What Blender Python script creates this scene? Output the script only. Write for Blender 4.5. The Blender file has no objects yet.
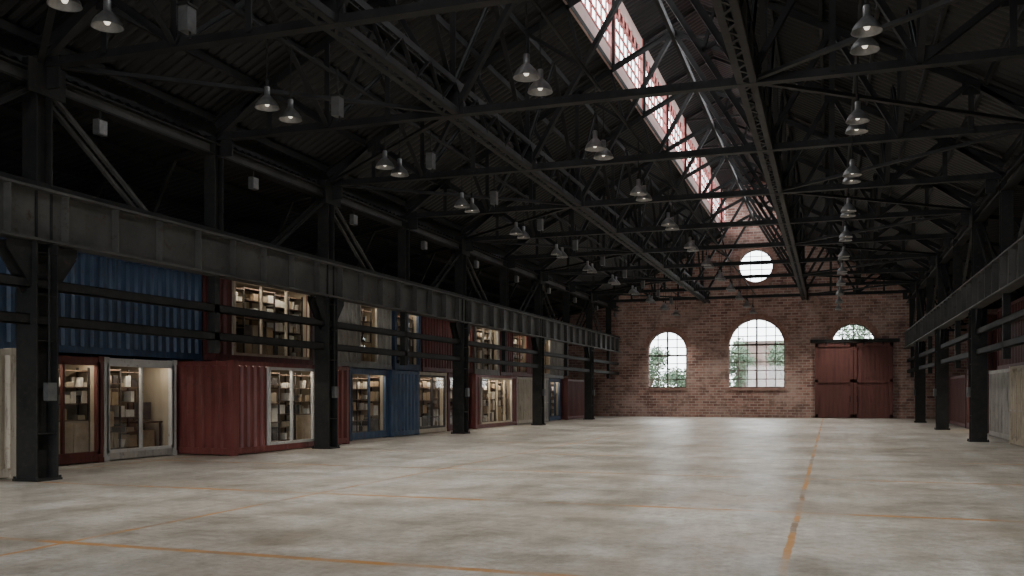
import bpy, math, random
from mathutils import Vector, Matrix
from mathutils.geometry import tessellate_polygon
random.seed(7)
S=bpy.context.scene
COL=S.collection

# ------------------------------------------------------------------ materials
def newmat(name):
    m=bpy.data.materials.new(name); m.use_nodes=True
    nt=m.node_tree
    b=nt.nodes['Principled BSDF']
    return m,nt,b
def N(nt,t,**k):
    n=nt.nodes.new(t)
    for a,v in k.items(): setattr(n,a,v)
    return n
def noise(nt,scale,detail=4,rough=.6,vec=None):
    n=N(nt,'ShaderNodeTexNoise'); n.inputs['Scale'].default_value=scale
    n.inputs['Detail'].default_value=detail; n.inputs['Roughness'].default_value=rough
    if vec: nt.links.new(vec,n.inputs['Vector'])
    return n.outputs['Fac']
def ramp(nt,fac,stops):
    r=N(nt,'ShaderNodeValToRGB')
    e=r.color_ramp.elements
    e[0].position=stops[0][0]; e[0].color=(*stops[0][1],1)
    e[1].position=stops[-1][0]; e[1].color=(*stops[-1][1],1)
    for p,c in stops[1:-1]:
        x=e.new(p); x.color=(*c,1)
    nt.links.new(fac,r.inputs['Fac'])
    return r.outputs['Color']
def objco(nt,sc=None):
    t=N(nt,'ShaderNodeNewGeometry')
    if sc is None: return t.outputs['Position']
    m=N(nt,'ShaderNodeMapping'); m.inputs['Scale'].default_value=sc
    nt.links.new(t.outputs['Position'],m.inputs['Vector'])
    return m.outputs['Vector']
def mixc(nt,fac,a,b,blend='MIX'):
    m=N(nt,'ShaderNodeMix',data_type='RGBA',blend_type=blend)
    for sock,v in ((m.inputs[0],fac),(m.inputs[6],a),(m.inputs[7],b)):
        if isinstance(v,(int,float)): sock.default_value=v
        elif isinstance(v,tuple): sock.default_value=(*v,1)
        else: nt.links.new(v,sock)
    return m.outputs[2]
def painted(name,c1,c2,rough=.55,scale=1.5,metal=0.0,dirt=None,stretch=None,spec=.5,streak=None):
    m,nt,b=newmat(name)
    v=objco(nt,stretch or (1,1,1))
    col=ramp(nt,noise(nt,scale,6,.65,v),[(.35,c1),(.65,c2)])
    if dirt:
        d=ramp(nt,noise(nt,scale*4,6,.7,v),[(.55,(0,0,0)),(.7,(1,1,1))])
        col=mixc(nt,d,col,dirt)
    if streak:   # weathering runs and chalked paint
        sv=objco(nt,(3.2,3.2,.35))
        d=ramp(nt,noise(nt,1.6,6,.7,sv),[(.50,(0,0,0)),(.68,(.75,.75,.75))])
        col=mixc(nt,d,col,streak)
        d=ramp(nt,noise(nt,2.3,6,.7,sv),[(.56,(0,0,0)),(.70,(.7,.7,.7))])
        col=mixc(nt,d,col,(.055,.03,.022))
    nt.links.new(col,b.inputs['Base Color'])
    b.inputs['Roughness'].default_value=rough; b.inputs['Metallic'].default_value=metal
    b.inputs['Specular IOR Level'].default_value=spec
    return m
M={}
M['steel']=painted('dark_steel',(.013,.014,.014),(.028,.028,.027),.65,2,dirt=(.045,.033,.026),spec=.25)
M['girder']=painted('grey_steel',(.05,.05,.047),(.105,.102,.094),.55,1.0,dirt=(.045,.03,.021),spec=.35)
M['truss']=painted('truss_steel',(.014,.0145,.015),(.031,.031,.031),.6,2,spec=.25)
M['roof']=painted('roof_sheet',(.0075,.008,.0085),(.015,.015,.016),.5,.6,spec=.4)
M['aisle']=painted('aisle_sheet',(.012,.013,.013),(.026,.026,.025),.55,.8)
M['red']=painted('container_red',(.13,.030,.027),(.19,.048,.042),.5,1.2,dirt=(.09,.035,.027),streak=(.26,.10,.085))
M['dred']=painted('container_oxide',(.09,.022,.02),(.13,.036,.032),.5,1.2,dirt=(.06,.03,.022),streak=(.17,.07,.055))
M['blue']=painted('container_blue',(.030,.060,.125),(.052,.095,.18),.5,1.2,dirt=(.05,.06,.08),streak=(.11,.16,.22))
M['cream']=painted('container_cream',(.46,.39,.29),(.58,.51,.40),.55,1.5,dirt=(.33,.25,.16),streak=(.62,.56,.46))
M['grey']=painted('container_grey',(.33,.315,.28),(.46,.44,.40),.55,1.5,dirt=(.25,.2,.15),streak=(.5,.475,.43))
M['white']=painted('white_frame',(.50,.49,.46),(.61,.60,.57),.5,2,dirt=(.34,.31,.26))
M['inner']=painted('ply_lining',(.34,.28,.20),(.43,.36,.27),.7,2,stretch=(1,1,.2))
M['wood']=painted('shelf_wood',(.08,.05,.035),(.15,.095,.06),.6,3,stretch=(.3,.3,3))
M['card']=painted('cardboard',(.36,.26,.16),(.48,.36,.24),.8,5)
M['paper']=painted('white_ceramic',(.68,.63,.55),(.85,.80,.72),.5,6)
M['dark']=painted('dark_goods',(.03,.03,.035),(.08,.06,.05),.6,5)
M['box']=painted('box_enamel',(.07,.072,.072),(.12,.12,.118),.5,5)
M['alu']=painted('lamp_aluminium',(.20,.20,.198),(.31,.307,.30),.35,8,metal=.5)
M['pink']=painted('clerestory_paint',(.46,.13,.12),(.58,.20,.18),.6,1.5)
M['pinkl']=painted('clerestory_board',(.66,.46,.42),(.78,.57,.52),.6,1.2)
M['frame']=painted('window_iron',(.07,.05,.045),(.12,.085,.07),.5,4)
M['doorred']=painted('door_paint',(.095,.031,.025),(.16,.055,.044),.65,1.0,stretch=(5,1,.4),dirt=(.06,.027,.022))
M['bark']=painted('bark',(.08,.06,.045),(.15,.12,.09),.9,6)
M['leaf']=painted('leaves',(.06,.12,.07),(.16,.23,.15),.7,1)
M['ground']=painted('outside_paving',(.30,.29,.27),(.38,.37,.35),.9,1)
M['plaster']=painted('outside_render',(.16,.11,.095),(.22,.165,.145),.9,1)
def emis(name,c,s):
    m,nt,b=newmat(name)
    b.inputs['Base Color'].default_value=(*c,1)
    b.inputs['Emission Color'].default_value=(*c,1); b.inputs['Emission Strength'].default_value=s
    return m
M['bulb']=emis('bulb_glass',(1,.9,.75),1.3)
M['tube']=emis('light_tube',(1,.88,.72),3)
def glassmat():
    m=bpy.data.materials.new('thin_glass'); m.use_nodes=True; nt=m.node_tree
    nt.nodes.clear()
    o=N(nt,'ShaderNodeOutputMaterial'); mx=N(nt,'ShaderNodeMixShader')
    t=N(nt,'ShaderNodeBsdfTransparent'); t.inputs['Color'].default_value=(.93,.95,.94,1)
    g=N(nt,'ShaderNodeBsdfGlossy'); g.inputs['Roughness'].default_value=.03
    mx.inputs[0].default_value=.10
    nt.links.new(t.outputs[0],mx.inputs[1]); nt.links.new(g.outputs[0],mx.inputs[2]); nt.links.new(mx.outputs[0],o.inputs['Surface'])
    return m
M['glass']=glassmat()
def brickmat():
    m,nt,b=newmat('brick')
    p=objco(nt); s=N(nt,'ShaderNodeSeparateXYZ'); c=N(nt,'ShaderNodeCombineXYZ')
    nt.links.new(p,s.inputs[0]); nt.links.new(s.outputs['X'],c.inputs['X']); nt.links.new(s.outputs['Z'],c.inputs['Y'])
    k=N(nt,'ShaderNodeTexBrick'); nt.links.new(c.outputs[0],k.inputs['Vector'])
    k.inputs['Scale'].default_value=1; k.inputs['Brick Width'].default_value=.5; k.inputs['Row Height'].default_value=.19
    k.inputs['Mortar Size'].default_value=.022; k.inputs['Mortar Smooth'].default_value=.3
    k.inputs['Color1'].default_value=(.17,.075,.06,1); k.inputs['Color2'].default_value=(.43,.235,.185,1)
    k.inputs['Mortar'].default_value=(.46,.39,.345,1)
    n1=noise(nt,.5,6,.7,p)
    col=mixc(nt,ramp(nt,n1,[(.45,(0,0,0)),(.70,(.8,.8,.8))]),k.outputs['Color'],(.50,.37,.32))
    n2=noise(nt,1.2,7,.78,p)
    col=mixc(nt,ramp(nt,n2,[(.48,(0,0,0)),(.66,(.75,.75,.75))]),col,(.11,.062,.052))
    nt.links.new(col,b.inputs['Base Color']); b.inputs['Roughness'].default_value=.85
    return m
M['brick']=brickmat()
M['arch']=painted('arch_brick',(.26,.13,.10),(.42,.25,.20),.85,4)
def floormat():
    m,nt,b=newmat('concrete_floor')
    p=objco(nt)
    big=ramp(nt,noise(nt,.15,5,.62,p),[(.36,(.38,.36,.325)),(.5,(.52,.505,.475)),(.62,(.66,.65,.625))])
    med=ramp(nt,noise(nt,.9,9,.75,p),[(.39,(.68,.66,.62)),(.56,(1,1,1))])
    col=mixc(nt,1.0,big,med,'MULTIPLY')
    fine=ramp(nt,noise(nt,7,10,.82,p),[(.41,(.70,.685,.655)),(.55,(1,1,1))])
    col=mixc(nt,1.0,col,fine,'MULTIPLY')
    st=ramp(nt,noise(nt,1.0,6,.65,objco(nt,(1.3,.12,1))),[(.38,(.76,.74,.70)),(.6,(1,1,1))])
    col=mixc(nt,.9,col,st,'MULTIPLY')
    stain=ramp(nt,noise(nt,.45,8,.76,objco(nt,(.8,1,1))),[(.50,(0,0,0)),(.66,(.62,.62,.62))])
    col=mixc(nt,stain,col,(.31,.25,.19))
    s=N(nt,'ShaderNodeSeparateXYZ'); nt.links.new(p,s.inputs[0])
    wob=noise(nt,1.3,3,.6,p)
    def joint(sock,off,period,w):
        a=N(nt,'ShaderNodeMath',operation='SUBTRACT'); nt.links.new(sock,a.inputs[0]); a.inputs[1].default_value=off
        wv=N(nt,'ShaderNodeMath',operation='MULTIPLY_ADD'); nt.links.new(wob,wv.inputs[0]); wv.inputs[1].default_value=.07; nt.links.new(a.outputs[0],wv.inputs[2])
        q=N(nt,'ShaderNodeMath',operation='PINGPONG'); nt.links.new(wv.outputs[0],q.inputs[0]); q.inputs[1].default_value=period/2
        l=N(nt,'ShaderNodeMapRange'); nt.links.new(q.outputs[0],l.inputs[0]); l.inputs[1].default_value=w; l.inputs[2].default_value=w*1.5; l.inputs[3].default_value=1; l.inputs[4].default_value=0
        return l.outputs[0]
    jx=joint(s.outputs['X'],-.39,7.78,.032); jy=joint(s.outputs['Y'],8.31,5.45,.055)
    mx=N(nt,'ShaderNodeMath',operation='MAXIMUM'); nt.links.new(jx,mx.inputs[0]); nt.links.new(jy,mx.inputs[1])
    rust=ramp(nt,noise(nt,.35,4,.6,p),[(.40,(.20,.14,.09)),(.49,(.42,.21,.06))])
    vis=ramp(nt,noise(nt,.6,6,.7,p),[(.42,(.35,.35,.35)),(.52,(.95,.95,.95))])
    f=N(nt,'ShaderNodeMath',operation='MULTIPLY'); nt.links.new(mx.outputs[0],f.inputs[0]); nt.links.new(vis,f.inputs[1])
    col=mixc(nt,f.outputs[0],col,rust)
    nt.links.new(col,b.inputs['Base Color'])
    r=N(nt,'ShaderNodeMapRange'); nt.links.new(noise(nt,.6,8,.75,p),r.inputs[0]); r.inputs[1].default_value=.36; r.inputs[2].default_value=.62
    r.inputs[3].default_value=.28; r.inputs[4].default_value=.52
    nt.links.new(r.outputs[0],b.inputs['Roughness']); b.inputs['Specular IOR Level'].default_value=.42
    bp=N(nt,'ShaderNodeBump'); bp.inputs['Strength'].default_value=.12; bp.inputs['Distance'].default_value=.01
    nt.links.new(noise(nt,20,6,.7,p),bp.inputs['Height']); nt.links.new(bp.outputs[0],b.inputs['Normal'])
    return m
M['floor']=floormat()

# ------------------------------------------------------------------ mesh builder
class MB:
    def __init__(s): s.v=[];s.f=[];s.mi=[];s.mats=[]
    def m(s,k):
        if k not in s.mats: s.mats.append(k)
        return s.mats.index(k)
    def quad(s,pts,k):
        i=len(s.v); s.v+= [tuple(p) for p in pts]; s.f.append(tuple(range(i,i+len(pts)))); s.mi.append(s.m(k))
    def box(s,a,b,k):
        x0,x1=sorted((a[0],b[0]));y0,y1=sorted((a[1],b[1]));z0,z1=sorted((a[2],b[2]))
        i=len(s.v)
        s.v+=[(x0,y0,z0),(x1,y0,z0),(x1,y1,z0),(x0,y1,z0),(x0,y0,z1),(x1,y0,z1),(x1,y1,z1),(x0,y1,z1)]
        for q in ((3,2,1,0),(4,5,6,7),(0,1,5,4),(1,2,6,5),(2,3,7,6),(3,0,4,7)):
            s.f.append(tuple(i+j for j in q)); s.mi.append(s.m(k))
    def beam(s,p,q,w,h,k,up=(0,0,1)):
        p=Vector(p);q=Vector(q);d=(q-p).normalized();u=Vector(up)
        if abs(d.dot(u))>.98: u=Vector((0,1,0))
        r=d.cross(u).normalized();u=r.cross(d).normalized()
        i=len(s.v)
        for c in (p,q):
            for a,b in((-1,-1),(1,-1),(1,1),(-1,1)): s.v.append(tuple(c+r*a*w/2+u*b*h/2))
        for f in ((3,2,1,0),(4,5,6,7),(0,1,5,4),(1,2,6,5),(2,3,7,6),(3,0,4,7)):
            s.f.append(tuple(i+j for j in f)); s.mi.append(s.m(k))
    def tee(s,p,q,w,h,k,up=(0,0,1)):
        p=Vector(p);q=Vector(q);d=(q-p).normalized();u=Vector(up)
        if abs(d.dot(u))>.98: u=Vector((0,1,0))
        r=d.cross(u).normalized();u=r.cross(d).normalized()
        s.beam(p-u*h/2,q-u*h/2,w,.018,k,u); s.beam(p,q,.03,h,k,u)
    def cyl(s,p,q,r,k,n=10,r2=None):
        p=Vector(p);q=Vector(q);d=(q-p).normalized();a=d.orthogonal().normalized();b=d.cross(a)
        r2=r if r2 is None else r2; i=len(s.v)
        for c,rr in((p,r),(q,r2)):
            for t in range(n):
                an=2*math.pi*t/n; s.v.append(tuple(c+a*math.cos(an)*rr+b*math.sin(an)*rr))
        for t in range(n):
            s.f.append((i+t,i+(t+1)%n,i+n+(t+1)%n,i+n+t)); s.mi.append(s.m(k))
        s.f.append(tuple(i+t for t in reversed(range(n)))); s.mi.append(s.m(k))
        s.f.append(tuple(i+n+t for t in range(n))); s.mi.append(s.m(k))
    def lathe(s,prof,k,n=24,c=(0,0,0)):
        i=len(s.v)
        for r,z in prof:
            for t in range(n):
                an=2*math.pi*t/n; s.v.append((c[0]+r*math.cos(an),c[1]+r*math.sin(an),c[2]+z))
        for j in range(len(prof)-1):
            for t in range(n):
                s.f.append((i+j*n+t,i+j*n+(t+1)%n,i+(j+1)*n+(t+1)%n,i+(j+1)*n+t)); s.mi.append(s.m(k))
    def corr(s,p0,p1,z0,z1,nrm,k,period=.30,dep=.07):
        p0=Vector(p0);p1=Vector(p1);L=(p1-p0).length;d=(p1-p0)/L;nv=Vector((*nrm,0)); n=max(1,round(L/period)); per=L/n
        pts=[]
        for j in range(n):
            for t,o in((0,0),(.34,0),(.5,-dep),(.84,-dep)): pts.append((j*per+t*per,o))
        pts.append((L,0))
        for (a,oa),(b,ob) in zip(pts,pts[1:]):
            A=p0+d*a+nv*oa;B=p0+d*b+nv*ob
            s.quad([(A.x,A.y,z0),(B.x,B.y,z0),(B.x,B.y,z1),(A.x,A.y,z1)],k)
    def obj(s,name,parent=None,smooth=False):
        me=bpy.data.meshes.new(name); me.from_pydata(s.v,[],s.f); me.update()
        for k in s.mats: me.materials.append(M[k])
        me.polygons.foreach_set('material_index',s.mi)
        if smooth: me.polygons.foreach_set('use_smooth',[True]*len(s.f))
        o=bpy.data.objects.new(name,me); COL.objects.link(o)
        if parent: o.parent=parent
        return o
def inst(o,name,loc,parent=None):
    n=bpy.data.objects.new(name,o.data); n.location=loc; COL.objects.link(n)
    if parent: n.parent=parent
    return n

# ------------------------------------------------------------------ dimensions
XL,XR=-14.6,4.9; XC=-4.85; YW=66.0; YF=-6.0
Ya,Yb=YF+.02,YW-.02
BAYS=[3.1+10.9*i for i in range(6)]
HALF=[-2.35+5.45*i for i in range(13)]
OXL,OXR=-23.6,13.9
EAVE=8.7; MW=2.1; MB0=12.8; MB1=15.5; MPK=16.6
sl=(MB0-EAVE)/(abs(XL-XC)-MW)
b=MB(); b.quad([(OXL,YF,0),(OXR,YF,0),(OXR,YW+.5,0),(OXL,YW+.5,0)],'floor'); b.obj('floor')
b=MB(); b.quad([(-60,YW+.5,-.05),(50,YW+.5,-.05),(50,130,-.05),(-60,130,-.05)],'ground')
b.quad([(-60,-40,-.05),(50,-40,-.05),(50,YF,-.05),(-60,YF,-.05)],'ground'); b.obj('paved_yard')

def flatarch(cx,w,z0,ztop,rise,n=16):
    R=(w*w/4+rise*rise)/(2*rise); zc=ztop-R; a0=math.asin(w/2/R)
    pts=[(cx-w/2,z0),(cx+w/2,z0)]
    for i in range(n+1):
        a=a0-2*a0*i/n; pts.append((cx+R*math.sin(a),zc+R*math.cos(a)))
    return pts
CIR=[(XC+1.15*math.cos(2*math.pi*i/32),10.5+1.15*math.sin(2*math.pi*i/32)) for i in range(32)]
W1=flatarch(-11.0,2.72,2.06,6.1,1.2); W2=flatarch(-4.8,3.76,2.06,6.85,1.75); W3=flatarch(1.5,2.72,5.22,6.35,1.05)
outer=[(OXL,0),(OXR,0),(OXR,6.5),(XR+.4,8.1),(XR+.4,EAVE-.1),(XC+MW,MB0),(XC+MW,MB1),(XC,MPK),(XC-MW,MB1),(XC-MW,MB0),(XL-.4,EAVE-.1),(XL-.4,8.1),(OXL,6.5)]
def gable(name,y,holes):
    b=MB()
    for yy in(y,y+.45):
        loops=[[Vector((x,z,0)) for x,z in l] for l in [outer]+holes]
        flat=[p for l in loops for p in l]
        i=len(b.v); b.v+=[(p.x,yy,p.y) for p in flat]
        for t in tessellate_polygon(loops): b.f.append(tuple(i+j for j in t)); b.mi.append(b.m('brick'))
    for l in [outer]+holes:
        for (x,z),(x2,z2) in zip(l,l[1:]+l[:1]): b.quad([(x,y,z),(x2,y,z2),(x2,y+.45,z2),(x,y+.45,z)],'brick')
    return b.obj(name)
gable('wall_back',YW,[CIR,W1,W2,W3])
gable('wall_front',YF-.45,[[(-11.5,.01),(2,.01),(2,5.6),(-11.5,5.6)],CIR])
def ring(pts,closed,t,name):
    b=MB(); n=len(pts); cen=Vector((sum(p[0] for p in pts)/n,sum(p[1] for p in pts)/n))
    seq=list(zip(pts,pts[1:]+pts[:1])) if closed else list(zip(pts,pts[1:]))
    for (p,q) in seq:
        p=Vector(p);q=Vector(q);
        c=cen if closed else Vector((cen.x,min(p_[1] for p_ in pts)-.6))
        dp=(p-c).normalized()*t;dq=(q-c).normalized()*t
        y0=YW-.06; g=(q-p)*.06; P=[p+g,q-g,q+dq-g,p+dp+g]
        b.quad([(a.x,y0,a.y) for a in P],'arch')
        for a,c2 in zip(P,P[1:]+P[:1]): b.quad([(a.x,y0,a.y),(c2.x,y0,c2.y),(c2.x,YW+.01,c2.y),(a.x,YW+.01,a.y)],'arch')
    return b.obj(name)
ring(CIR,True,.34,'trim_1'); ring(W1[2:],False,.36,'trim_2'); ring(W2[2:],False,.36,'trim_3'); ring(W3[2:],False,.36,'trim_4')
b=MB(); b.box((-12.5,YW-.1,1.92),(-9.5,YW+.1,2.06),'arch'); b.obj('trim_5')
b=MB(); b.box((-6.8,YW-.1,1.92),(-2.8,YW+.1,2.06),'arch'); b.obj('trim_6')
def inside_z(pts,x):
    zs=[]
    for (x1,z1),(x2,z2) in zip(pts,pts[1:]+pts[:1]):
        if (x1-x)*(x2-x)<0: zs.append(z1+(z2-z1)*(x-x1)/(x2-x1))
    return (min(zs),max(zs)) if len(zs)>1 else None
def inside_x(pts,z): return inside_z([(b_,a_) for a_,b_ in pts],z)
def window(name,pts,nx,nz,mat='frame',th=.03,heavy=True):
    b=MB(); y=YW+.22
    for (p,q) in zip(pts,pts[1:]+pts[:1]): b.beam((p[0],y,p[1]),(q[0],y,q[1]),.1,.14,mat)
    xs=[p[0] for p in pts];zs=[p[1] for p in pts]
    for i in range(1,nx):
        x=min(xs)+(max(xs)-min(xs))*i/nx+.001; r=inside_z(pts,x); t=th*2 if (nx%2==0 and i==nx//2 and heavy) else th
        if r: b.box((x-t,y-.03,r[0]),(x+t,y+.03,r[1]),mat)
    for i in range(1,nz):
        z=min(zs)+(max(zs)-min(zs))*i/nz+.001; r=inside_x(pts,z)
        t=th*2.2 if (heavy and i==round(nz*.62)) else th
        if r: b.box((r[0],y-.03,z-t),(r[1],y+.03,z+t),mat)
    i=len(b.v); b.v+=[(p[0],y+.01,p[1]) for p in pts]; b.f.append(tuple(range(i,i+len(pts)))); b.mi.append(b.m('glass'))
    return b.obj(name)
window('window_1',W1,4,7); window('window_2',W2,6,8); window('window_3',W3,4,3,heavy=False); window('window_4',CIR,3,5,th=.022,heavy=False)
b=MB(); x0,x1=-.95,3.95; xm=1.5
for a,c in((x0,xm-.02),(xm+.02,x1)):
    b.box((a,YW-.14,.03),(c,YW-.08,5.05),'doorred')
    n=9
    for i in range(n):
        u=a+(c-a)*i/n; b.box((u+.025,YW-.17,.05),(u+(c-a)/n-.025,YW-.14,5.0),'doorred')
    for z in(.05,2.4,4.8): b.box((a,YW-.24,z),(c,YW-.17,z+.22),'doorred')
    for u in(a,c-.2): b.box((u,YW-.24,.05),(u+.2,YW-.17,5.02),'doorred')
b.box((xm-.02,YW-.2,.05),(xm+.02,YW-.12,5.0),'steel')
b.box((x0-.3,YW-.3,5.08),(x1+.4,YW-.05,5.3),'steel')
for u in (-.3,.9,2.1,3.3): b.box((u,YW-.28,4.9),(u+.1,YW-.22,5.2),'steel')
b.box((xm-.25,YW-.28,1.1),(xm-.2,YW-.2,1.5),'steel'); b.box((xm+.2,YW-.28,1.1),(xm+.25,YW-.2,1.5),'steel')
b.obj('door_1')

def sheet(b,x0,z0,x1,z1,y0,y1,k,per=.3,amp=.035,sub=4):
    n=int((y1-y0)/per*sub); i=len(b.v)
    for j in range(n+1):
        y=y0+(y1-y0)*j/n; o=amp*math.sin(2*math.pi*j/sub+.5)
        b.v+=[(x0,y,z0+o),(x1,y,z1+o)]
    for j in range(n):
        b.f.append((i+2*j,i+2*j+1,i+2*j+3,i+2*j+2)); b.mi.append(b.m(k))
b=MB()
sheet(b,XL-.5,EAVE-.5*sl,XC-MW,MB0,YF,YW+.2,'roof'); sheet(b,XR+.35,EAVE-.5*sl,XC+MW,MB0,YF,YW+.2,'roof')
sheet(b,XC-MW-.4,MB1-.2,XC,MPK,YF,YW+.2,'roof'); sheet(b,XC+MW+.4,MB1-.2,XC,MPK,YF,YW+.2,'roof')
sheet(b,OXL,6.5,XL-.1,8.1,YF,YW+.2,'aisle'); sheet(b,OXR,6.5,XR+.1,8.1,YF,YW+.2,'aisle')
b.quad([(XL-.3,YF,7.9),(XL-.3,YW,7.9),(XL-.3,YW,8.75),(XL-.3,YF,8.75)],'aisle')
b.quad([(XR+.2,YF,7.9),(XR+.2,YW,7.9),(XR+.2,YW,8.75),(XR+.2,YF,8.75)],'aisle')
for sgn in(-1,1):
    for t in range(0,7):
        f=t/6; xx=XC+sgn*(MW+(9.7-MW)*(1-f)); zz=EAVE+(MB0-EAVE)*f-.14
        b.box((xx-.04,Ya,zz-.1),(xx+.04,Yb,zz+.08),'truss')
    for t in range(1,5):
        xo=OXL if sgn<0 else OXR; xi=XL if sgn<0 else XR
        xx=xo+(xi-xo)*t/5; zz=6.5+1.6*t/5-.14
        b.box((xx-.04,Ya,zz-.1),(xx+.04,Yb,zz+.08),'steel')
ceil=b.obj('ceiling')
for nm,x,sg in(('wall_left',OXL,1),('wall_right',OXR,-1)):
    b=MB(); b.corr((x,YF,0),(x,YW,0),0,6.6,(sg,0),'aisle',.3,.05); b.obj(nm)

k=1
for sgn in(-1,1):
    x=XC+sgn*MW
    b=MB()
    b.box((x-.03,YF,MB0-.25),(x+.03,YW,MB0+.42),'pinkl'); b.box((x-.03,YF,MB1-.4),(x+.03,YW,MB1),'pinkl')
    b.box((x-.06,YF,MB0+.38),(x+.05,YW,MB0+.46),'pink')
    y=-2.35
    while y<YW-.5:
        b.box((x-.06,y-.16,MB0),(x+.06,y+.16,MB1),'pink')
        yn=min(y+5.45,YW); m_=8
        for i in range(1,m_):
            yy=y+(yn-y)*i/m_; w=.08 if i==4 else .035
            b.box((x-.025,yy-w,MB0+.4),(x+.025,yy+w,MB1-.3),'pink')
        for i in range(1,4):
            zz=MB0+.4+(MB1-.3-MB0-.4)*i/4; b.box((x-.025,y,zz-.035),(x+.025,yn,zz+.035),'pink')
        y+=5.45
    b.quad([(x,YF,MB0+.4),(x,YW,MB0+.4),(x,YW,MB1-.3),(x,YF,MB1-.3)],'glass')
    b.obj('window_%d'%(4+k)); k+=1

# ------------------------------------------------------------------ trusses
def truss():
    b=MB(); zb=8.1; H=9.7
    def top(o): return EAVE-.3+(MB0-EAVE)*(H-abs(o))/(H-MW) if abs(o)>MW else MB0-.3+(MW-abs(o))*.5
    b.tee((XC-H,0,zb),(XC+H,0,zb),.22,.18,'truss')
    for s in(-1,1):
        b.tee((XC+s*H,0,top(H)),(XC+s*MW,0,top(MW)),.24,-.2,'truss')
        b.tee((XC+s*MW,0,top(MW)),(XC,0,top(0)),.2,-.16,'truss')
        nb=[9.7,8.1,6.5,4.9,3.25]
        for i,o in enumerate(nb):
            if 0<i: b.tee((XC+s*o,0,zb),(XC+s*o,0,top(o)),.13,.1,'truss')
            if i<len(nb)-1:
                o2=nb[i+1]
                if i%2==0: b.tee((XC+s*o,0,zb),(XC+s*o2,0,top(o2)),.17,.13,'truss')
                else: b.tee((XC+s*o,0,top(o)),(XC+s*o2,0,zb),.17,.13,'truss')
        b.tee((XC+s*3.25,0,zb),(XC,0,top(0)),.18,.14,'truss')
        b.tee((XC+s*3.25,0,top(3.25)),(XC+s*1.65,0,10.8),.12,.09,'truss')
        b.tee((XC+s*2.1,0,top(2.1)),(XC+s*1.65,0,10.8),.1,.08,'truss')
        for o in(8.1,4.9): b.box((XC+s*o-.2,-.03,top(o)-.3),(XC+s*o+.2,.03,top(o)+.08),'truss')
        for o in(6.5,3.25): b.box((XC+s*o-.25,-.03,zb-.1),(XC+s*o+.25,.03,zb+.3),'truss')
        b.tee((XC+s*MW*.95,0,top(MW)),(XC+s*MW*.95,0,MB1),.1,.1,'truss')
        b.tee((XC+s*MW,0,MB1-.1),(XC,0,MPK-.15),.14,.12,'truss')
        b.box((XC+s*9.5-.03,-.03,7.6),(XC+s*9.2,.03,8.2),'truss')
    b.tee((XC-MW,0,MB1-.1),(XC+MW,0,MB1-.1),.12,.1,'truss')
    return b
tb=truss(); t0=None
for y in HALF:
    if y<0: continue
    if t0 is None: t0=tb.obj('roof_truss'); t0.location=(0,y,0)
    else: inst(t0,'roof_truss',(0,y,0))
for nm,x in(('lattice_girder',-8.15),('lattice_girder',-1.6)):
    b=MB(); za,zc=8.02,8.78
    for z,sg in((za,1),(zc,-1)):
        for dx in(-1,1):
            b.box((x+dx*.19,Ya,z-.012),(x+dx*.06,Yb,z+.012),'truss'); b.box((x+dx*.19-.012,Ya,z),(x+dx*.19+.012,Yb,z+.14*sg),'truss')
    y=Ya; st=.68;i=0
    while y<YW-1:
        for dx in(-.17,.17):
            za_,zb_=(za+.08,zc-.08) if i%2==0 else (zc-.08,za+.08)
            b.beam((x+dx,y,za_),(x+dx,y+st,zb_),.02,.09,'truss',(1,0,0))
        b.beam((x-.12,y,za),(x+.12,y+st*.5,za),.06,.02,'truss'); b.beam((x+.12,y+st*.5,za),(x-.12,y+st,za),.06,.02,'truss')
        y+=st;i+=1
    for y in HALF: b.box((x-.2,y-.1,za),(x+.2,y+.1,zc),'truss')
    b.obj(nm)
b=MB()
for i,(y,y2) in enumerate(zip(HALF,HALF[1:])):
    for s in(-1,1):
        xs=XC+s*3.3; xe=XC+s*9.7
        if i%2==0: b.tee((xs,y,8.1),(xe,y2,8.1),.12,.08,'truss')
        else: b.tee((xe,y,8.1),(xs,y2,8.1),.12,.08,'truss')
        b.tee((XC+s*3.3,y,8.7),(XC+s*3.3,(y+y2)/2,12.0),.12,.09,'truss')
        b.tee((XC+s*3.3,y2,8.7),(XC+s*3.3,(y+y2)/2,12.0),.12,.09,'truss')
        b.tee((XC+s*6.5,y,8.1),(XC+s*6.5,(y+y2)/2,10.2),.12,.09,'truss')
        b.tee((XC+s*6.5,y2,8.1),(XC+s*6.5,(y+y2)/2,10.2),.12,.09,'truss')
b.beam((XC,Ya,13.4),(XC,Yb,13.4),.12,.2,'truss')
b.obj('wind_bracing',ceil)

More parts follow.
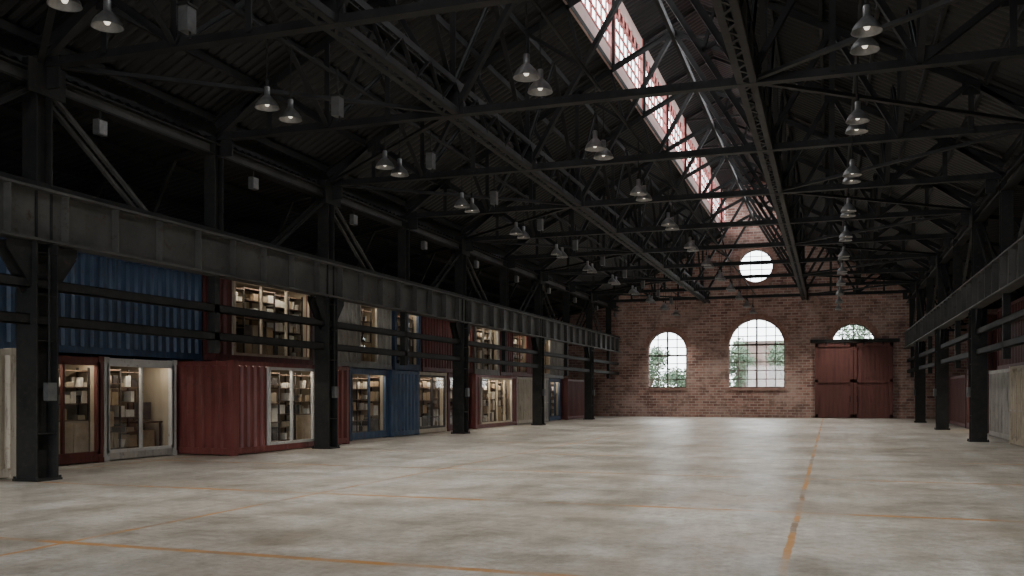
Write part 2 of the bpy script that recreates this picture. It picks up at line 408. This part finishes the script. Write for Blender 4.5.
# ------------------------------------------------------------------ columns / girders
def column(s):
    b=MB(); w=.25
    for dy in(-w,w): b.box((-.25,dy-.02,0),(.25,dy+.02,4.62),'steel')
    b.box((-.02,-w,0),(.02,w,4.62),'steel')
    for z in(.9,1.8,2.7,3.6,4.4): b.box((-.24,-w,z),(.24,w,z+.02),'steel')
    b.box((-.31,-.31,0),(.31,.31,.04),'steel')
    for a in(-.28,.28):
        for c in(-.28,.28): b.cyl((a,c,.04),(a,c,.09),.025,'steel',6)
    for sg in(-1,1):
        for dx in (-.14,.14):
            b.quad([(dx,sg*.25,4.6),(dx,sg*.85,4.6),(dx,sg*.85,4.45),(dx,sg*.25,3.7)],'steel')
        b.beam((0,sg*.85,4.5),(0,sg*.25,3.7),.3,.02,'steel',(1,0,0))
    for dy in(-.18,.18): b.box((-.18,dy-.015,4.6),(.18,dy+.015,8.2),'steel')
    b.box((-.015,-.18,4.6),(.015,.18,8.2),'steel')
    for dx in(-.235,.235):
        b.box((dx-.015,-.45,7.45),(dx+.015,.45,8.1),'steel')
    b.box((s*.25,-.1,1.55),(s*.36,.12,1.9),'box')
    b.cyl((s*.29,0,1.9),(s*.29,0,4.5),.02,'steel',8)
    return b
for s,x in((1,XL),(-1,XR)):
    c0=None
    for y in BAYS:
        if c0 is None: c0=column(s).obj('steel_column'); c0.location=(x,y,0)
        else: inst(c0,'steel_column',(x,y,0))
    b=MB(); xi=x+s*.12
    b.box((xi-.2,Ya,5.6),(xi+.2,Yb,5.65),'girder'); b.box((xi-.2,Ya,4.62),(xi+.2,Yb,4.67),'girder'); b.box((xi-.012,Ya,4.66),(xi+.012,Yb,5.61),'girder')
    y=Ya
    while y<YW: b.box((xi-.19,y,4.67),(xi+.19,y+.03,5.6),'girder'); y+=1.3625
    b.box((xi-.05,Ya,5.65),(xi+.05,Yb,5.78),'steel')
    b.obj('runway_girder')
    b=MB()
    b.box((x-.15,Ya,7.62),(x+.15,Yb,7.66),'steel'); b.box((x-.15,Ya,7.9),(x+.15,Yb,7.94),'steel'); b.box((x-.01,Ya,7.64),(x+.01,Yb,7.92),'girder')
    b.obj('eave_beam')
    b=MB()
    for z in(3.82,3.12):
        b.box((x-.1,Ya,z-.1),(x+.1,Yb,z-.08),'steel'); b.box((x-.1,Ya,z+.08),(x+.1,Yb,z+.1),'steel'); b.box((x+s*.08,Ya,z-.1),(x+s*.1,Yb,z+.1),'steel')
    b.obj('side_rail')
    b=MB()
    for y in HALF:
        if y<0: continue
        if min(abs(y-c) for c in BAYS)>1:
            for dy in(-.16,.16): b.box((x-.16,y+dy-.015,5.65),(x+.16,y+dy+.015,8.1),'steel')
            b.box((x-.015,y-.16,5.65),(x+.015,y+.16,8.1),'steel')
            b.box((x-.1,y-.1,2.7),(x+.1,y+.1,4.62),'steel')
        else:
            for sg in(-1,1):
                for dx in(-.12,.12): b.tee((x+dx,y+sg*.2,7.6),(x+dx,y+sg*3.0,5.7),.09,.08,'steel' if sg<0 else 'girder')
        xo=OXL if s>0 else OXR
        b.tee((x,y,7.9),(xo,y,6.3),.16,.14,'steel'); b.tee((x,y,5.6),(xo,y,5.6),.16,.14,'steel')
        for t in(.25,.5,.75):
            b.tee((x+(xo-x)*t,y,5.6),(x+(xo-x)*(t-.12),y,7.9-1.6*(t-.12)),.1,.08,'steel')
    b.obj('stub_post_frame')
    b=MB()
    for y in HALF:
        xo=(OXL+.25) if s>0 else (OXR-.25); b.box((xo-.12,y-.12,0),(xo+.12,y+.12,6.5),'steel')
    b.obj('outer_wall_posts')
fb=MB(); fb.box((-.07,-.13,-.17),(.07,.13,.14),'box'); fb.box((.07,-.11,-.15),(.09,.11,.12),'alu'); fb.cyl((0,0,.12),(0,0,.34),.02,'steel',8)
f0=None
for y in HALF:
    if y<5: continue
    if f0 is None: f0=fb.obj('flood_light'); f0.location=(XL+.12,y+1.5,7.28)
    else: inst(f0,'flood_light',(XL+.12,y+1.5,7.28))

# ------------------------------------------------------------------ containers
def container(xf,y0,y1,z0,depth,mat,segs,side=-1,frame=None,gf=None,lit=14,inner='inner',H=2.59,shelf=True):
    L=y1-y0; fm=gf or frame or mat
    b=MB()
    def P(u,v,z): return (xf+side*v,y0+u,z0+z)
    def bx(u0,u1,v0,v1,za,zb,k): b.box(P(u0,v0,za),P(u1,v1,zb),k)
    pm=frame or mat
    for u in(0,L-.15):
        for v in(0,depth-.15):
            bx(u,u+.15,v,v+.15,.02,H,pm if v==0 else mat)
            for z in(0,H-.12): bx(u-.01,u+.17,v-.01,v+.17,z,z+.125,pm if v==0 else mat)
    for v in(0,depth-.1): bx(.15,L-.15,v,v+.1,.03,.2,mat); bx(.15,L-.15,v,v+.1,H-.14,H-.02,pm if v==0 else mat)
    for u in(0,L-.1): bx(u,u+.1,.15,depth-.15,.03,.2,mat); bx(u,u+.1,.15,depth-.15,H-.14,H-.02,mat)
    bx(.05,L-.05,.05,depth-.05,.12,.17,'wood')
    bx(.03,L-.03,.03,depth-.03,H-.06,H-.03,mat)
    for u,n in((.02,-1),(L-.02,1)):
        a=P(u,.15,0);c=P(u,depth-.15,0); b.corr(a,c,z0+.18,z0+H-.12,(0,n),mat)
        uu=u-n*.1; bx(min(uu,uu-n*.02),max(uu,uu-n*.02),.08,depth-.1,.17,H-.08,inner)
    bx(.08,L-.08,depth-.12,depth-.1,.17,H-.08,inner)
    bx(.08,L-.08,.08,depth-.1,H-.1,H-.08,inner)
    glass=[]
    for (a,c,t) in segs:
        a=max(a,.15);c=min(c,L-.15)
        if t=='corr':
            b.corr(P(a,.02,0),P(c,.02,0),z0+.18,z0+H-.12,(-side,0),mat)
            bx(a,c,.10,.12,.18,H-.12,inner)
        elif t=='door':
            bx(a,c,.07,.10,.2,H-.14,mat)
            b.corr(P(a+.06,.02,0),P((a+c)/2-.05,.02,0),z0+.26,z0+H-.2,(-side,0),mat,.38,.03)
            b.corr(P((a+c)/2+.05,.02,0),P(c-.06,.02,0),z0+.26,z0+H-.2,(-side,0),mat,.38,.03)
            for f in(.14,.38,.62,.86):
                q=a+(c-a)*f; b.cyl(P(q,-.03,.15),P(q,-.03,H-.1),.018,mat,8)
                bx(q-.02,q+.02,-.06,0,.2,.3,mat); bx(q-.02,q+.02,-.06,0,H-.3,H-.2,mat); bx(q-.02,q+.22,-.07,-.04,1.1,1.15,'white')
        elif t=='glass':
            n=max(1,round((c-a)/1.25)); glass.append((a,c))
            for i in range(n+1):
                q=a+(c-a)*i/n; w=.05 if i in(0,n) else .03
                bx(q-w,q+w,.0,.08,.2,H-.14,fm)
            for z in(.2,H-.22): bx(a,c,0,.08,z,z+.08,fm)
            b.quad([P(a,.04,.22),P(c,.04,.22),P(c,.04,H-.16),P(a,.04,H-.16)],'glass')
    if glass and lit: bx(.3,L-.3,.09,.12,H-.15,H-.11,'tube')
    o=b.obj('shipping_container')
    if glass:
        if lit:
            ld=bpy.data.lights.new('container_light','AREA'); ld.shape='RECTANGLE'
            ld.energy=lit*L*.5; ld.color=(1,.87,.70)
            lo=bpy.data.objects.new('container_light',ld); COL.objects.link(lo); lo.parent=o
            lo.location=P(L/2,.18,H-.17); lo.rotation_euler=(0,side*math.radians(-14),0)
            ld.size=.1; ld.size_y=L*.8
        if shelf:
            for a,c in glass:
                shelving(xf+side*.27,y0+max(a,.16),y0+min(c,L-.16)-(.95 if shelf=='part' else 0),z0+.17,side)
                if shelf=='part':
                    d=MB(); ya=y0+L-1.05; X=lambda v:xf+side*v
                    d.box((X(.3),ya,z0+.17+.72),(X(.95),y0+L-.2,z0+.17+.76),'wood')
                    for yy in(ya+.03,y0+L-.26):
                        for v in(.33,.88): d.box((X(v),yy,z0+.17),(X(v+.04),yy+.04,z0+.9),'dark')
                    d.box((X(.6),ya+.1,z0+.98),(X(.64),ya+.75,z0+1.45),'dark'); d.box((X(.52),ya+.3,z0+.93),(X(.72),ya+.55,z0+.95),'dark'); d.box((X(.61),ya+.4,z0+.93),(X(.64),ya+.46,z0+1.0),'dark')
                    d.box((X(.35),ya+.1,z0+.17),(X(.8),ya+.6,z0+.7),'card')
                    d.box((X(1.2),ya-.2,z0+.17),(X(1.7),y0+L-.2,z0+2.1),'dark')
                    for q in (.6,1.05,1.5): d.box((X(1.18),ya-.16,z0+q),(X(1.2),y0+L-.24,z0+q+.38),'wood')
                    d.obj('work_desk')
    return o
def shelving(x,y0,y1,z,side):
    # bays of open shelves, shelves with big cartons, or a low cabinet with open shelves above
    b=MB(); d=.36; H=2.15; n=max(1,round((y1-y0)/.9)); x1=x+side*d
    for i in range(n+1):
        y=y0+.02+(y1-y0-.04)*i/n
        for xx in(x+side*.02,x1): b.box((xx-.02,y-.02,z),(xx+.02,y+.02,z+H),'dark')
    for i in range(n):
        a=y0+(y1-y0)*i/n+.03; c=y0+(y1-y0)*(i+1)/n-.03
        kind=random.choice(['shelf','shelf','carton','cabinet'])
        levels={'shelf':[.1,.49,.88,1.27,1.66,2.05],'carton':[.1,.65,1.2,1.75,2.1],'cabinet':[.85,1.25,1.65,2.05]}[kind]
        if kind=='cabinet':
            b.box((x,a,z),(x1,c,z+.85),'inner'); b.box((x-side*.015,a+.02,z+.05),(x,(a+c)/2-.01,z+.8),'card'); b.box((x-side*.015,(a+c)/2+.01,z+.05),(x,c-.02,z+.8),'card')
        for j,lv in enumerate(levels):
            zz=z+lv; b.box((x,a-.03,zz),(x1,c+.03,zz+.03),'wood')
            if j==len(levels)-1: continue
            gap=levels[j+1]-lv-.06; y=a+.02
            while y<c-.12:
                w=random.uniform(.3,.5) if kind=='carton' else random.uniform(.08,.30)
                w=min(w,c-y-.02); h=gap*random.uniform(.6,.97) if kind=='carton' else min(gap,random.uniform(.1,.31))
                kk=random.choice(['card','card','paper','inner','dark']) if kind=='carton' else random.choice(['paper','paper','card','paper','dark','inner'])
                if random.random()<.88 and w>.06:
                    if kind=='carton' or random.random()<.6: b.box((x+side*.03,y,zz+.03),(x+side*.32,y+w,zz+.03+h),kk)
                    else:
                        r=min(w/2,.13); b.cyl((x+side*.17,y+w/2,zz+.03),(x+side*.17,y+w/2,zz+.03+h),r*.7,kk,10,r)
                y+=w+random.uniform(.02,.07)
    b.obj('shelving_unit')
C=container
C(-15.4,11.7,14.25,0,6.0,'cream',[(0,2.6,'corr')])
C(-16.9,5.4,11.4,0,2.44,'grey',[(0,6,'corr')])
C(-16.9,15.72,18.2,0,2.5,'dred',[(0,2.6,'glass')],lit=13)
C(-16.95,18.28,20.95,0,2.5,'grey',[(0,2.7,'glass')],frame='white',lit=13,shelf='part')
C(-15.2,21.1,27.4,0,4.2,'red',[(0,1.7,'corr'),(1.7,5.25,'glass'),(5.25,6.3,'corr')],gf='white',lit=16)
C(-16.0,28.9,31.9,0,2.5,'blue',[(0,3,'glass')],lit=14)
C(-15.9,32.0,34.5,0,5.5,'blue',[(0,2.5,'corr')])
C(-16.0,34.6,37.6,0,2.5,'cream',[(0,3,'glass')],lit=14,gf='dark')
C(-16.0,37.8,40.2,0,2.5,'dred',[(0,2.4,'glass')])
C(-15.7,40.4,46.4,0,3,'red',[(0,.8,'corr'),(.8,5.2,'glass'),(5.2,6,'corr')],gf='cream',lit=26)
C(-16.0,46.6,50.6,0,3,'cream',[(0,4,'corr')])
C(-16.0,50.8,53.2,0,5.5,'grey',[(0,2.4,'door')])
C(-16.0,53.4,55.9,0,2.5,'blue',[(0,2.4,'glass')])
C(-15.6,56.1,62.2,0,3,'dred',[(0,6.1,'corr')])
Z=2.62
C(-17.0,10.0,22.1,Z,2.44,'blue',[(0,12.2,'corr')])
C(-17.0,-2.1,9.8,Z,2.44,'dred',[(0,12,'corr')])
C(-16.6,22.2,27.4,Z,2.44,'dred',[(0,.9,'corr'),(.9,5.2,'glass')],gf='cream',lit=13)
C(-16.6,27.6,33.4,Z,2.44,'grey',[(0,3.2,'corr'),(3.2,4.6,'glass'),(4.6,5.8,'corr')],lit=9)
C(-16.6,33.7,36.2,Z,2.5,'blue',[(0,2.5,'glass')],lit=9)
C(-16.6,36.4,42.4,Z,2.44,'red',[(0,3.5,'corr'),(3.5,6,'glass')],lit=9)
C(-16.6,42.6,46.2,Z,2.44,'grey',[(0,3.6,'glass')],lit=12)
C(-16.6,46.4,52.4,Z,2.44,'red',[(0,2,'corr'),(2,4.5,'glass'),(4.5,6,'corr')],lit=12)
C(-16.6,52.6,58.6,Z,2.44,'grey',[(0,3,'glass'),(3,6,'corr')],lit=12)
C(5.9,22.0,28.2,0,3,'grey',[(0,6.2,'corr')],side=1)
C(5.9,28.4,30.9,0,5.5,'grey',[(0,2.5,'corr')],side=1)
C(5.7,31.1,34.7,0,5.5,'cream',[(0,3.6,'door')],side=1)
C(6.0,34.9,41.0,0,3,'grey',[(0,6.1,'corr')],side=1)
C(6.2,43.0,49.0,0,3,'dred',[(0,6,'glass')],side=1,lit=22)
C(6.2,49.4,55.4,0,3,'dred',[(0,6,'corr')],side=1)
C(6.2,56,62,0,3,'red',[(0,6,'corr')],side=1)
C(6.6,37,43,Z,3,'dred',[(0,6,'corr')],side=1)
C(6.6,46,52,Z,3,'dred',[(0,6,'glass')],side=1,lit=5)

# ------------------------------------------------------------------ lamps
q=.92
b=MB()
b.lathe([(r*q,z*q) for r,z in [(.0,.30),(.05,.30),(.06,.28),(.06,.12),(.085,.10),(.12,.06),(.18,.0),(.225,-.07),(.24,-.13),(.25,-.14),(.235,-.13),(.17,-.01),(.10,.05),(.0,.08)]],'alu',28)
b.lathe([(.0,-.10),(.03,-.09),(.05,-.05),(.05,0),(.03,.05),(.0,.06)],'bulb',12)
b.cyl((0,0,.27),(0,0,1.30),.012,'steel',6)
b.cyl((0,0,.27),(0,0,.42),.035,'steel',8)
L0=None
for xi,x in enumerate((-10.05,XC-.05,.53)):
    for k in range(12):
        y=10.1+4.88*k
        for d in(0,.8):
            zz=7.21 if xi<2 else 7.3
            if L0 is None: o=L0=b.obj('pendant_lamp',smooth=True); o.location=(x,y+d,zz)
            else: o=inst(L0,'pendant_lamp',(x,y+d,zz))
            if d==0:
                ld=bpy.data.lights.new('lamp_beam','SPOT'); ld.energy=740; ld.color=(1,.945,.865); ld.spot_size=math.radians(108); ld.spot_blend=.85; ld.shadow_soft_size=.2
                lo=bpy.data.objects.new('lamp_beam',ld); COL.objects.link(lo); lo.parent=o; lo.location=(0,0,-.2)
    cz=8.55 if xi<2 else 8.64
    cb=MB(); cb.cyl((x,Ya,cz),(x,Yb,cz),.04,'truss',8); cb.obj('electrical_conduit')
b=MB(); b.box((-.09,-.11,-.22),(.09,.11,.18),'box'); b.box((-.11,-.13,.18),(.11,.13,.22),'steel'); b.cyl((0,0,.22),(0,0,.8),.02,'steel',6); b.cyl((.05,0,-.22),(.05,0,-.33),.02,'steel',6)
e0=None
for k in range(11):
    y=12.5+4.85*k
    if e0 is None: e0=b.obj('electrical_box'); e0.location=(-9.9,y,7.8)
    else: inst(e0,'electrical_box',(-9.9,y,7.8))

# ------------------------------------------------------------------ outside
def tree(x,y,h,r,seed):
    rd=random.Random(seed); b=MB()
    b.cyl((x,y,-.05),(x+.1,y,h*.6),.16,'bark',8,.09)
    cl=[]
    for i in range(11):
        a=rd.uniform(0,6.28); q=Vector((x+math.cos(a)*r*rd.uniform(.2,.9),y+math.sin(a)*r*.6,h*rd.uniform(.4,.95))); cl.append(q)
        b.cyl((x+.05,y,h*rd.uniform(.3,.55)),q,.05,'bark',6,.02)
    for q in cl:
        for i in range(150):
            d=Vector((rd.gauss(0,1),rd.gauss(0,1),rd.gauss(0,1))).normalized()*r*.5*rd.random()**.4; p=q+d
            u=Vector((rd.gauss(0,1),rd.gauss(0,1),rd.gauss(0,1))).normalized()*.14; w=u.orthogonal().normalized()*.07
            b.quad([p-u,p+w,p+u,p-w],'leaf')
    b.obj('tree')
tree(-13.4,72,5.2,1.5,1); tree(-11.2,75,4.0,1.3,2); tree(-6.6,73,5.6,1.4,3); tree(-3.4,76,6.4,1.6,4); tree(2.0,74,7.6,1.6,5)
b=MB(); b.box((-8.2,88,-.05),(-1.5,94,6.2),'plaster'); b.box((-8.5,87.8,6.2),(-1.2,94.2,6.5),'frame')
for i in range(5): b.box((-7.9+i*1.3,87.9,1.6),(-7.2+i*1.3,88,4.8),'frame')
b.obj('neighbouring_building')

# ------------------------------------------------------------------ world / camera
w=bpy.data.worlds.new('World'); S.world=w; w.use_nodes=True
bg=w.node_tree.nodes['Background']; bg.inputs['Color'].default_value=(.92,.955,1,1); bg.inputs['Strength'].default_value=9.5
def portal(name,loc,rot,sx,sy):
    ld=bpy.data.lights.new(name,'AREA'); ld.shape='RECTANGLE'; ld.size=sx; ld.size_y=sy; ld.cycles.is_portal=True
    lo=bpy.data.objects.new(name,ld); COL.objects.link(lo); lo.location=loc; lo.rotation_euler=rot
portal('daylight_portal',(XC-MW-.15,30,14.2),(0,-math.pi/2,0),2.7,72)
portal('daylight_portal',(XC+MW+.15,30,14.2),(0,math.pi/2,0),2.7,72)
portal('daylight_portal',(-4.75,YF-.5,2.8),(math.pi/2,0,0),13.5,5.6)
portal('daylight_portal',(-5,YW+.5,5.5),(-math.pi/2,0,0),16,12)
cd=bpy.data.cameras.new('camera'); cam=bpy.data.objects.new('camera',cd); COL.objects.link(cam)
cd.sensor_width=36; cd.lens=923/1024*36; cd.shift_y=.1025; cd.clip_end=400
cam.location=(0,0,1.7); cam.rotation_euler=(math.pi/2,0,math.radians(19))
S.camera=cam
